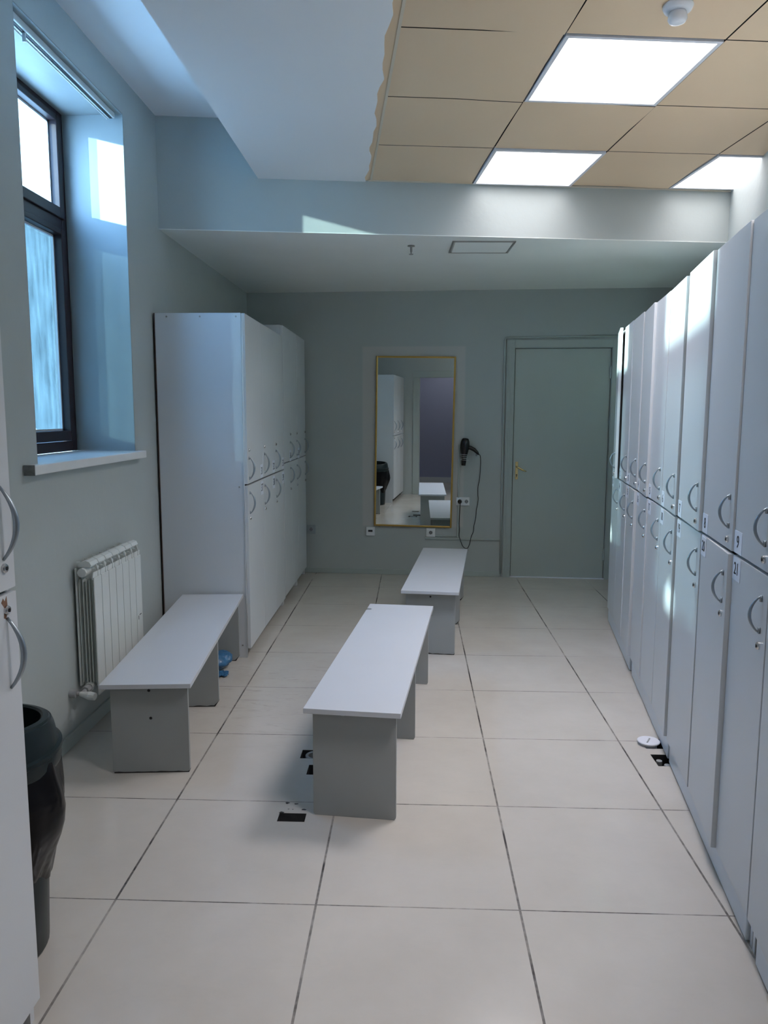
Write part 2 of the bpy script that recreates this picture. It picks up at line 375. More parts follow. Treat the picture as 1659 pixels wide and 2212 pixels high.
# tile grid frame: origin at the beam, axis ex along the beam, ey towards the camera
GA = math.atan(0.112); GO = Vector((0.618, 2.612)); ex = Vector((math.cos(GA), math.sin(GA))); ey = Vector((math.sin(GA), -math.cos(GA)))
def G(i, j): return GO+ex*(0.6*i)+ey*(0.6*j)
ZT = 2.804
e0 = G(0, 0); e1 = G(0, 7.3)
poly = [(-0.035, REAR-.05), (-0.035, beamy(-0.035)+.02)]
rag = []
n = 60
for k in range(n+1):
    t = k/n; p = e0+(e1-e0)*t
    off = 0.028+0.030*t+0.006*math.sin(k*.83+1)+0.005*math.sin(k*1.9)+random.uniform(-.003, .003)
    rag.append((p.x-off, p.y+(0.01 if k == 0 else 0)))
bm = BM(); prism(bm, poly+[(rag[0][0], beamy(rag[0][0])+.02)]+rag+[(rag[-1][0], REAR-.05)], 2.797, 3.2)
struct('ceiling_soffit', bm, white_m)
# tiled ceiling with sagging square panels
bm = BM()
LIGHTS = [(1, 0), (1, 2), (3, 0), (1, 5), (3, 2)]  # last two panels are unseen, added only to supply light
def tilequad(i, j, sag):
    g = 0.0035; c = [(i, j), (i+1, j), (i+1, j+1), (i, j+1)]; N_ = 6
    vs = [[None]*(N_+1) for _ in range(N_+1)]
    for a in range(N_+1):
        for b in range(N_+1):
            s, t = a/N_, b/N_
            q = GO+ex*(0.6*i+g+(0.6-2*g)*s)+ey*(0.6*j+g+(0.6-2*g)*t)
            z = ZT-sag[0]*math.sin(math.pi*s)*math.sin(math.pi*t)-sag[1]*max(0, 1-((s-1)**2+(t-sag[2])**2)*5)+0.0
            vs[a][b] = bm.verts.new((q.x, q.y, z))
    for a in range(N_):
        for b in range(N_): bm.faces.new((vs[a][b], vs[a+1][b], vs[a+1][b+1], vs[a][b+1]))
for i in range(0, 5):
    for j in range(0, 8):
        if (i, j) in LIGHTS: continue
        tilequad(i, j, (random.uniform(0, .004), random.choice((0, 0, .006, .010)), random.choice((0, 1))))
ceil = struct('ceiling', bm, tile_m)
for p in ceil.data.polygons: p.use_smooth = True
bm = BM(); q = [G(-0.08, -0.05), G(5.3, -0.05), G(5.3, 8), G(-0.08, 8)]
prism(bm, [(v.x, v.y) for v in q], ZT+0.012, ZT+0.03); obj('ceiling_void', bm, tile_void, ceil)
bm = BM()
def strip(bm_, a, b, w, z0, z1):
    d = (b-a).normalized(); nrm = Vector((-d.y, d.x)); prism(bm_, [tuple(a), tuple(b), tuple(b+nrm*w), tuple(a+nrm*w)], z0, z1)
strip(bm, G(-0.012, 0), G(-0.012, 7.5), 0.012, ZT-0.003, ZT+0.004)
obj('edge_trim', bm, trim_m, ceil)
bm = BM(); q2 = [G(-0.16, -.03), G(-0.012, -.03), G(-0.012, 7.5), G(-0.16, 7.5)]; prism(bm, [(v.x, v.y) for v in q2], ZT, ZT+.006); obj('edge_filler', bm, tile_m, ceil)
bm = BM(); prism(bm, [(0.60, beamy(0.60)-0.020), (2.83, beamy(2.83)-0.020), (2.83, beamy(2.83)+.002), (0.60, beamy(0.60)+.002)], ZT-0.004, ZT+0.002)
obj('edge_trim', bm, trim_m, ceil)
# corridor behind the doorway (seen in the mirror)
bm = BM(); box(bm, -0.8, 2.6, -3.95, -3.85, 0, 2.7); struct('wall_corridor', bm, corr_m)
bm = BM(); box(bm, -0.9, -0.8, -3.95, ry0, 0, 2.7); box(bm, 2.6, 2.7, -3.95, ry0, 0, 2.7); struct('wall_corridor_side', bm, corr_m)
bm = BM(); box(bm, -0.9, 2.7, -3.95, ry0, 2.6, 2.7); struct('ceiling_corridor', bm, white_m)
bm = BM(); box(bm, -0.8, 2.6, -3.85, -3.835, 0, 0.11); struct('baseboard_corridor', bm, skin_m)
t = thing('ceiling_light', 'unseen round fill lamp added in the corridor behind the doorway', 'ceiling light', (0.7, -2.9, 2.6), 0)
bm = BM(); lathe(bm, [(0, 0), (.16, 0), (.17, -.02), (.14, -.06), (0, -.07)], 32); obj('fill_lamp_shade', bm, emis('corridor_fill_glow', (1, .97, .95), 9.0), t)  # unseen lamp added to send fill light through the doorway
# trims
bm = BM(); box(bm, LX, LX+0.012, REAR, 4.81, 0, 0.062); struct('baseboard_left', bm, frame_m, 0.003)
bm = BM(); skew(bm, -0.60, 1.66, -0.012, 0, 0, 0.048); struct('baseboard_back', bm, frame_m, 0.003)
# doorway frame in the rear wall
bm = BM()
for (a, b) in ((0.16, 0.27), (1.072, 1.175)): box(bm, a, b, ry0-.012, ry1+.015, 0, 2.0)
box(bm, 0.16, 1.175, ry0-.012, ry1+.015, 2.0, 2.11)
struct('trim_1', bm, frame_m, 0.004)
# facade across the yard (seen through the window)
t = thing('apartment_building', 'cream rendered building with a grey eave, seen through the clear upper pane', 'building', (-9, 12, 0))
bm = BM(); box(bm, -4, 0, 0, 16, 0, 8.6); obj('wall', bm, facade_m, t)
bm = BM(); box(bm, -4.2, 0.6, -0.4, 16.4, 8.6, 9.0); obj('eave', bm, roofm, t)
bm = BM(); box(bm, -60, -0.99, -60, 60, -0.6, -0.5); struct('ground_outside', bm, mat('yard_paving', (0.35, 0.37, 0.38), 0.9))

# ------------------------------------------------------------------ windows
def window(n, y0, y1, film):
    w = bpy.data.objects.new('window_%d' % n, None); COL.objects.link(w); w['kind'] = 'structure'; w.location = (-0.92, y0, WZ[0]); WM[w.name] = Matrix.Translation(w.location)
    X0, X1 = -0.97, -0.92; zt, zb = WZ[1], WZ[0]+0.005; gz0, gz1 = 1.352, 2.335; uz0, uz1 = 2.470, 2.885; m_ = 0.095
    bm = BM()
    box(bm, X0, X1, y0, y0+0.055, zb, zt); box(bm, X0, X1, y1-0.055, y1, zb, zt); box(bm, X0, X1, y0+.055, y1-.055, zt-0.04, zt)
    box(bm, X0, X1, y0+.055, y1-.055, zb, zb+0.05); box(bm, X0, X1, y0+.055, y1-.055, 2.36, 2.44)
    obj('window_frame', bm, pvc_m, w, 0.003, world=True)
    for (a, b) in ((gz0, gz1), (uz0, uz1)):
        o = 0.052
        bm = BM(); s0, s1 = y0+m_-o+.005, y1-m_+o-.005; x0, x1 = X0-.005, X1+0.014
        lo, hi = a-o, b+o*0.55
        box(bm, x0, x1, s0, y0+m_, lo, hi); box(bm, x0, x1, y1-m_, s1, lo, hi); box(bm, x0, x1, y0+m_, y1-m_, lo, a); box(bm, x0, x1, y0+m_, y1-m_, b, hi)
        s = obj('sash', bm, pvc_m, w, 0.004, world=True)
        bm = BM(); c = 0.010
        ya, yb = y0+m_, y1-m_
        box(bm, X0+.01, X0+.022, ya, ya+c, a, b); box(bm, X0+.01, X0+.022, yb-c, yb, a, b); box(bm, X0+.01, X0+.022, ya, yb, a, a+c); box(bm, X0+.01, X0+.022, ya, yb, b-c, b)
        obj('glazing_bead', bm, pvcw, s, world=True)
        bm = BM(); lower = a < 2
        pane = [(ya, a), (yb, a), (yb, b), (ya, b)]
        if lower and film:   # film peeled off at the near lower corner
            cut = [(ya+0.64, a), (yb, a), (yb, b), (ya, b), (ya, a), (ya+0.38, a), (ya+0.44, a+.06), (ya+0.50, a+0.10), (ya+0.55, a+0.045), (ya+.60, a+.03)]
            T = Matrix(((0, 0, 1, X0+.004), (1, 0, 0, 0), (0, 1, 0, 0), (0, 0, 0, 1)))
            prism(bm, cut, 0, 0.001, T); obj('window_film', bm, glass_film, s, world=True)
            bm = BM(); box(bm, X0+.006, X0+.010, ya, yb, a, b); obj('pane', bm, glass_clear, s, world=True)
        else:
            box(bm, X0+.006, X0+.010, ya, yb, a, b); obj('pane', bm, glass_clear, s, world=True)
    # painted reveal
    bm = BM(); e = 0.004
    box(bm, -0.915, LX-.001, y1-e, y1, WZ[0], WZ[1]); box(bm, -0.915, LX-.001, y0, y0+e, WZ[0], WZ[1]); box(bm, -0.915, LX-.001, y0+e, y1-e, WZ[1]-e, WZ[1])
    obj('window_reveal', bm, reveal_m, w, world=True)
    bm = BM(); box(bm, -0.915, LX+0.0, y0, y1, WZ[0]-.035, WZ[0]+.003); box(bm, LX, LX+0.045, y0-0.115, y1+0.04, WZ[0]-.035, WZ[0]+.003)
    obj('window_sill', bm, sill_m, w, 0.004, world=True)
    bm = BM(); box(bm, LX+0.004, LX+0.046, y0-0.118, y0-0.113, WZ[0]-.036, WZ[0]+.004); obj('sill_end_cap', bm, mat('grey_end_cap', (0.15, 0.16, 0.16), 0.5, noise=.5, nscale=60), w, world=True)
window(1, *WIN[0], True)
t = thing('blind_rail', 'empty white vertical-blind track fixed under the top of the window reveal', 'blind rail', (-0.655, 0.93, 2.915))
bm = BM(); box(bm, -0.018, 0.018, 0, 1.0, 0.0, 0.026); obj('rail', bm, rail_m, t, 0.003)
bm = BM(); box(bm, -0.007, 0.007, 0.005, 0.995, -0.002, 0.001); obj('rail_slot', bm, black_m, t)
bm = BM(); box(bm, -0.019, 0.019, -0.006, 0.006, -0.004, 0.027); obj('end_cap', bm, rail_m, t)
for (ya_, yb_) in ((.015, .022), (.12, .128)):
    bm = BM(); box(bm, -0.004, 0.008, ya_, yb_, -0.035, 0.0); obj('carrier_hook', bm, rail_m, t)
bm = BM(); tube(bm, [(-0.014, 0.02, -0.008), (-0.014, 0.98, -0.008)], 0.004, 8); obj('tilt_rod', bm, rail_m, t)

# ------------------------------------------------------------------ door in the back wall
dr = bpy.data.objects.new('door_1', None); COL.objects.link(dr); dr['kind'] = 'structure'; dr.location = (1.749, backy(1.749), 0); dr.rotation_euler = (0, 0, -0.0625)
WM[dr.name] = Matrix.Translation(dr.location) @ Matrix.Rotation(-0.0625, 4, 'Z')
bm = BM(); box(bm, 0.004, 0.812, 0.012, 0.05, 0.006, 2.004); obj('door_leaf', bm, door_m, dr, 0.002)
bm = BM(); box(bm, -0.016, 0.0, 0.0, 0.14, 0, 2.022); box(bm, 0.816, 0.830, 0.0, 0.14, 0, 2.022); box(bm, 0.0, 0.816, 0.0, 0.14, 2.008, 2.022)
box(bm, -0.0, 0.020, 0.052, 0.075, 0, 2.01); box(bm, 0.796, 0.816, 0.052, 0.075, 0, 2.01); box(bm, 0.02, 0.796, 0.052, 0.075, 1.985, 2.01)  # stop strips added to block daylight leaking in around the leaf
obj('door_jamb', bm, frame_m, dr, 0.001)
bm = BM(); box(bm, -0.072, -0.004, -0.016, 0.0, 0, 2.078); box(bm, 0.820, 0.890, -0.016, 0.0, 0, 2.078); box(bm, -0.004, 0.820, -0.016, 0.0, 2.012, 2.078)
box(bm, -0.066, -0.048, -0.021, -0.016, 0, 2.072); box(bm, -0.030, -0.012, -0.019, -0.016, 0, 2.05)
obj('architrave', bm, frame_m, dr, 0.003)
for z in (1.80, 0.22):
    bm = BM(); tube(bm, [(0.815, 0.003, z-.05), (0.815, 0.003, z+.05)], 0.009, 12); box(bm, 0.803, 0.828, 0.004, 0.008, z-.045, z+.045); obj('hinge', bm, dust_m if False else frame_m, dr)
bm = BM(); box(bm, 0.026, 0.050, 0.006, 0.012, 0.875, 1.030); hp = obj('handle_plate', bm, brass, dr, 0.002)
bm = BM(); tube(bm, [(0.038, 0.006, 0.985), (0.038, -0.040, 0.985), (0.050, -0.046, 0.982), (0.085, -0.046, 0.962), (0.118, -0.044, 0.950)], [0.007, 0.007, 0.008, 0.008, 0.005], 10); obj('lever', bm, brass, hp, smooth=True)
bm = BM(); T = Matrix.Translation((0.038, 0.005, 0.915)) @ Matrix.Rotation(math.pi/2, 4, 'X'); lathe(bm, [(0, 0), (.006, 0), (.006, .003), (0, .003)], 12, T); box(bm, 0.0355, 0.0405, 0.002, 0.006, 0.895, 0.912); obj('keyhole', bm, black_m, hp)
bm = BM(); box(bm, -0.002, 0.818, -0.01, 0.10, 0.0, 0.006); obj('threshold', bm, alu, dr)

# cable ducts on the back wall
def on_back(x, d, z): return Vector((x, backy(x)-d, z))
def duct(bm_, pts, w=0.018, th=0.012):
    for (xa, za), (xb, zb) in zip(pts, pts[1:]):
        if abs(za-zb) < abs(xa-xb):
            skew(bm_, min(xa, xb), max(xa, xb), -th, 0, za-w/2, za+w/2)
        else: skew(bm_, xa-w/2, xa+w/2, -th, 0, min(za, zb), max(za, zb))
bm = BM(); duct(bm, [(0.99, 0.338), (1.655, 0.338)]); duct(bm, [(1.04, 0.362), (1.27, 0.362)], 0.010, 0.010)
t = obj('cable_duct', bm, frame_m, None, 0.002); tag(t, 'horizontal grey painted cable duct running low along the back wall to the door frame', 'cable duct', 'cable ducts on the back wall')
bm = BM(); duct(bm, [(1.281, 0.348), (1.281, 1.18)], 0.016)
t = obj('cable_duct', bm, frame_m, None, 0.002); tag(t, 'vertical grey painted cable duct between mirror and hair dryer', 'cable duct', 'cable ducts on the back wall')
bm = BM(); tube(bm, [on_back(1.662, .010, 0.03), on_back(1.661, .010, 1.0), on_back(1.660, .010, 2.075), on_back(1.668, .010, 2.093), on_back(1.70, .010, 2.098), on_back(2.2, .010, 2.102), on_back(2.68, .010, 2.106)], 0.0085, 10)
t = obj('cable_duct', bm, frame_m, None, smooth=True); tag(t, 'grey painted cable tube following the left side and top of the door frame', 'cable duct', 'cable ducts on the back wall')

# sockets
def wall_plate(name, x, z, w, h, label, m, cat, gangs=1, kind='socket'):
    t = thing(name, label, cat, tuple(on_back(x, 0, z)), -0.0625)
    bm = BM(); box(bm, -w/2, w/2, -0.012, 0, -h/2, h/2); obj('cover_plate', bm, m, t, 0.004)
    for g in range(gangs):
        cx = 0 if gangs == 1 else (-0.031+0.062*g)
        if kind == 'switch':
            bm = BM(); box(bm, -0.022, 0.022, -0.015, -0.011, -0.024, 0.024); obj('switch_rocker', bm, m, t, 0.002)
            bm = BM(); box(bm, -0.020, 0.020, -0.0165, -0.0148, -0.004, 0.014); obj('card_slot', bm, black_m, t)
        else:
            if gangs == 1:
                bm = BM(); box(bm, -0.026, 0.026, -0.014, -0.011, -0.026, 0.026); obj('socket_insert', bm, m, t, 0.002)
            T = Matrix.Translation((cx, -0.0145, 0)) @ Matrix.Rotation(math.pi/2, 4, 'X')
            bm = BM(); lathe(bm, [(0.0165, 0.002), (0.0205, 0.002), (0.0205, 0.0), (0.0165, 0), (0.0165, .002)], 24, T); obj('socket_ring', bm, m, t)
            bm = BM(); lathe(bm, [(0, 0), (.0163, 0), (.0163, .0008), (0, .0008)], 24, T); w_ = obj('socket_well', bm, mat('socket_well_grey', (0.22, 0.23, 0.24), 0.5), t)
            bm = BM()
            for sx_ in (-0.0075, 0.0075):
                lathe(bm, [(0, 0.001), (.003, 0.001), (.003, .0016), (0, .0016)], 10, T @ Matrix.Translation((sx_, 0, 0)))
            box(bm, cx-.003, cx+.003, -.0165, -.015, .0125, .0165); box(bm, cx-.003, cx+.003, -.0165, -.015, -.0165, -.0125); obj('contact_hole', bm, black_m, w_)
    return t
wall_plate('wall_switch', 0.497, 0.392, 0.080, 0.080, 'white square wall plate with a dark slot, below the left corner of the mirror', socket_m, 'switch', kind='switch')
wall_plate('power_socket', 1.040, 0.391, 0.080, 0.080, 'white single power socket below the mirror, right above the cable duct', socket_m, 'power socket')
wall_plate('power_socket', -0.045, 0.401, 0.080, 0.080, 'grey painted power socket half hidden behind the left locker row', socketg, 'power socket')
wall_plate('power_socket', 1.322, 0.675, 0.118, 0.075, 'white double power socket with the hair dryer plugged in', socket_m, 'power socket', gangs=2)

# ------------------------------------------------------------------ mirror
nv = Vector((-0.055, -1, -0.005)).normalized()       # towards the room
mc = Vector((0.886, 4.700, 1.192))
xa = Vector((1, -0.055, 0)).normalized(); za = nv.cross(xa)*-1
za = xa.cross(nv)*1.0
if za.z < 0: za = -za
roll = Matrix.Rotation(0.0125, 3, nv*-1)
if (roll @ za).x < 0: roll = Matrix.Rotation(-0.0125, 3, nv*-1)
xa = roll @ xa; za = roll @ za
t = thing('wall_mirror', 'tall rectangular mirror in a thin gold frame hanging on the back wall', 'mirror', tuple(mc-za*0.752))
def mbox(bm_, a0, a1, c0, c1, d0, d1):
    T = Matrix((xa, za, nv)).transposed().to_4x4(); T.translation = mc; box(bm_, a0, a1, c0, c1, d0, d1, T)
mw, mh = 0.3485, 0.752
bm = BM(); mbox(bm, -mw+.012, mw-.012, -mh+.012, mh-.012, -0.004, 0.0); obj('mirror_glass', bm, mirror_m, t, world=True)
bm = BM(); f_ = 0.016
mbox(bm, -mw, -mw+f_, -mh, mh, -0.012, 0.008); mbox(bm, mw-f_, mw, -mh, mh, -0.012, 0.008); mbox(bm, -mw+f_, mw-f_, mh-f_, mh, -0.012, 0.008); mbox(bm, -mw+f_, mw-f_, -mh, -mh+f_, -0.012, 0.008)
obj('mirror_frame', bm, gold, t, 0.004, world=True)
for a in (-0.30, -0.18, 0.285):
    bm = BM(); mbox(bm, a-.008, a+.008, -mh-.010, -mh+.002, -0.012, -0.004); obj('mirror_clip', bm, dust_m, t, world=True)

# ------------------------------------------------------------------ hair dryer and holder
hx, hz = 1.318, 1.085
t = thing('dryer_holder', 'chrome spiral wire holder fixed to the back wall right of the mirror', 'hair dryer holder', tuple(on_back(hx, 0, 1.0)))
bm = BM(); tube(bm, [on_back(hx-.030, .006, 1.145), on_back(hx-.030, .006, 1.015)], 0.005, 8)
obj('wall_rod', bm, chrome, t, world=True)
bm = BM(); pts = []
for k in range(0, 4*20+1):
    a = k/20*2*math.pi; z = 1.105-0.062*(k/80); r = 0.036-0.010*(k/80); c = on_back(hx, .055, z); pts.append(c+Vector((r*math.cos(a), r*math.sin(a), 0)))
tube(bm, pts, 0.0022, 6); tube(bm, [on_back(hx-.03, .006, 1.1), on_back(hx-.03, .055, 1.103)], .0022, 6); tube(bm, [on_back(hx-.035, .006, 1.043), on_back(hx+.045, .05, 1.043)], .0022, 6)
obj('wire_spiral', bm, chrome, t, smooth=True, world=True)
t = thing('hair_dryer', 'black hair dryer resting nose down in the wire holder beside the mirror', 'hair dryer', tuple(on_back(hx, .055, 0.995)))
bm = BM(); Tl = Matrix.Translation(on_back(hx, .055, 0.997)) @ Matrix.Rotation(0.06, 4, 'Y')
lathe(bm, [(0, .002), (.019, 0), (.021, .03), (.022, .06), (.026, .09), (.033, .125), (.038, .155), (.040, .185), (.037, .212), (.030, .230), (.022, .238), (0, .240)], 28, Tl); obj('barrel', bm, dryer_m, t, smooth=True, world=True)
bm = BM(); c0 = on_back(hx+.028, .055, 1.155); tube(bm, [c0, c0+Vector((.030, -.004, -.002)), c0+Vector((.062, -.006, -.018)), c0+Vector((.090, -.006, -.044)), c0+Vector((.104, -.006, -.062))], [.019, .018, .017, .013, .006], 14)
hd = obj('dryer_handle', bm, dryer_m, t, smooth=True, world=True)
bm = BM(); c1 = c0+Vector((.082, -.008, -.050)); tube(bm, [c1, c1+Vector((-.004, 0, -.018)), c1+Vector((.002, 0, -.024)), c1+Vector((.007, 0, -.015)), c1+Vector((.006, 0, 0))], .0018, 6); obj('hanging_loop', bm, dryer_m, hd, world=True)
P_ = []
cpx = [(1.425, 1.093), (1.432, 1.07), (1.4345, 1.02), (1.433, .95), (1.430, .90), (1.424, .855), (1.415, .80), (1.416, .74), (1.420, .70), (1.414, .65), (1.405, .60), (1.402, .55), (1.395, .50), (1.386, .46), (1.383, .41), (1.378, .36), (1.366, .30), (1.350, .262), (1.335, .255), (1.318, .262), (1.300, .285), (1.283, .33), (1.272, .37), (1.274, .42), (1.271, .48), (1.273, .55), (1.275, .60), (1.277, .66)]
# refine loop to photographed width
cpx = [(1.318+(x-1.318)*1.0+0.035, z) if z > .4 and x > 1.36 else (x+0.02, z) for x, z in cpx]
from mathutils import geometry
for i, (x, z) in enumerate(cpx): P_.append(on_back(x, .025 if 0 < i < len(cpx)-1 else .03, z))
sm = []
for i in range(len(P_)-1):
    a, b, c, d = P_[max(i-1, 0)], P_[i], P_[i+1], P_[min(i+2, len(P_)-1)]
    for k in range(4):
        u = k/4; sm.append(0.5*((2*b)+(c-a)*u+(2*a-5*b+4*c-d)*u*u+(3*b-a-3*c+d)*u**3))
sm.append(P_[-1]); sm[0] = c0+Vector((.104, -.006, -.062))
bm = BM(); tube(bm, sm, 0.0032, 8); obj('power_cord', bm, cord_m, t, smooth=True, world=True)
bm = BM(); T = Matrix.Translation(on_back(1.293, .016, .675)) @ Matrix.Rotation(math.pi/2, 4, 'X'); lathe(bm, [(0, 0), (.019, 0), (.019, .010), (.013, .026), (0, .028)], 20, T); obj('power_plug', bm, cord_m, t, smooth=False, world=True)

# ------------------------------------------------------------------ ceiling lights, detector, sprinkler, hatch
LAB = {(1, 0): 'square led panel next to the beam, above the door side of the room', (1, 2): 'large square led panel nearest the camera in the middle of the tiled ceiling',
       (3, 0): 'square led panel in the far right corner above the lockers', (1, 5): 'unseen square led panel added for light over the doorway end of the room', (3, 2): 'unseen square led panel added for light over the right lockers'}
for (i, j) in LIGHTS:
    c = G(i+.5, j+.5)
    t = thing('ceiling_light', LAB[(i, j)], 'ceiling light', (c.x, c.y, ZT), GA, 'led panels in the tiled ceiling')
    dz = -0.010 if (i, j) == (1, 0) else -0.006
    hw = 0.296; fw = 0.016
    bm = BM(); box(bm, -hw, hw, -hw, -hw+fw, dz, dz+.02); box(bm, -hw, hw, hw-fw, hw, dz, dz+.02); box(bm, -hw, -hw+fw, -hw+fw, hw-fw, dz, dz+.02); box(bm, hw-fw, hw, -hw+fw, hw-fw, dz, dz+.02)
    obj('light_frame', bm, alu, t, 0.001)
    bm = BM(); box(bm, -hw+fw, hw-fw, -hw+fw, hw-fw, dz+.002, dz+.008); obj('diffuser', bm, panel_m, t)
    al = bpy.data.lights.new('panel_light', 'AREA'); al.shape = 'SQUARE'; al.size = 2*(hw-fw)-.004; al.energy = PANEL_W*(0.30 if j == 0 else 1.36); al.spread = math.radians(122); al.color = (1.0, 0.955, 1.0)
    ao = bpy.data.objects.new('panel_light', al); COL.objects.link(ao); ao.parent = t; ao.location = (0, 0, dz+.001)
t = thing('motion_detector', 'round translucent white motion detector on the ceiling tile by the top edge', 'motion detector', (1.752, 0.700, ZT-.062))
bm = BM(); lathe(bm, [(0, .060), (.048, .060), (.050, .052), (.044, .040), (.030, .036), (0, .036)], 32); obj('detector_base', bm, det_m, t, smooth=True)
bm = BM(); lathe(bm, [(0, .040), (.026, .038), (.030, .028), (.032, .014), (.026, .004), (.012, 0), (0, 0)], 32); obj('detector_dome', bm, det_m, t, smooth=True)
t = thing('fire_sprinkler', 'small metal fire sprinkler head hanging from the low ceiling', 'sprinkler', (0.855, 2.93, 2.445))
bm = BM(); lathe(bm, [(0, .055), (.022, .055), (.024, .050), (0, .049)], 20); obj('escutcheon', bm, dust_m, t)
bm = BM(); lathe(bm, [(0, .052), (.007, .052), (.007, .018), (.004, .012), (.004, .003), (0, .003)], 12); obj('sprinkler_body', bm, dust_m, t)
bm = BM(); lathe(bm, [(0, .003), (.014, .003), (.014, 0), (0, 0)], 16); obj('deflector', bm, dust_m, t)
t = thing('ceiling_hatch', 'white rectangular access hatch set into the low ceiling near the beam', 'hatch', (1.30, 2.975, 2.494), 0.03)
bm = BM(); box(bm, -.178, .178, -.150, .150, 0, 0.010); obj('hatch_panel', bm, soffit_m, t, 0.001)
bm = BM(); o_ = .195; w_ = .010
box(bm, -o_, o_, -.165, -.165+w_, -.001, .006); box(bm, -o_, o_, .155, .165, -.001, .006); box(bm, -o_, -o_+w_, -.165, .165, -.001, .006); box(bm, o_-w_, o_, -.165, .165, -.001, .006); obj('hatch_frame', bm, dust_m, t)

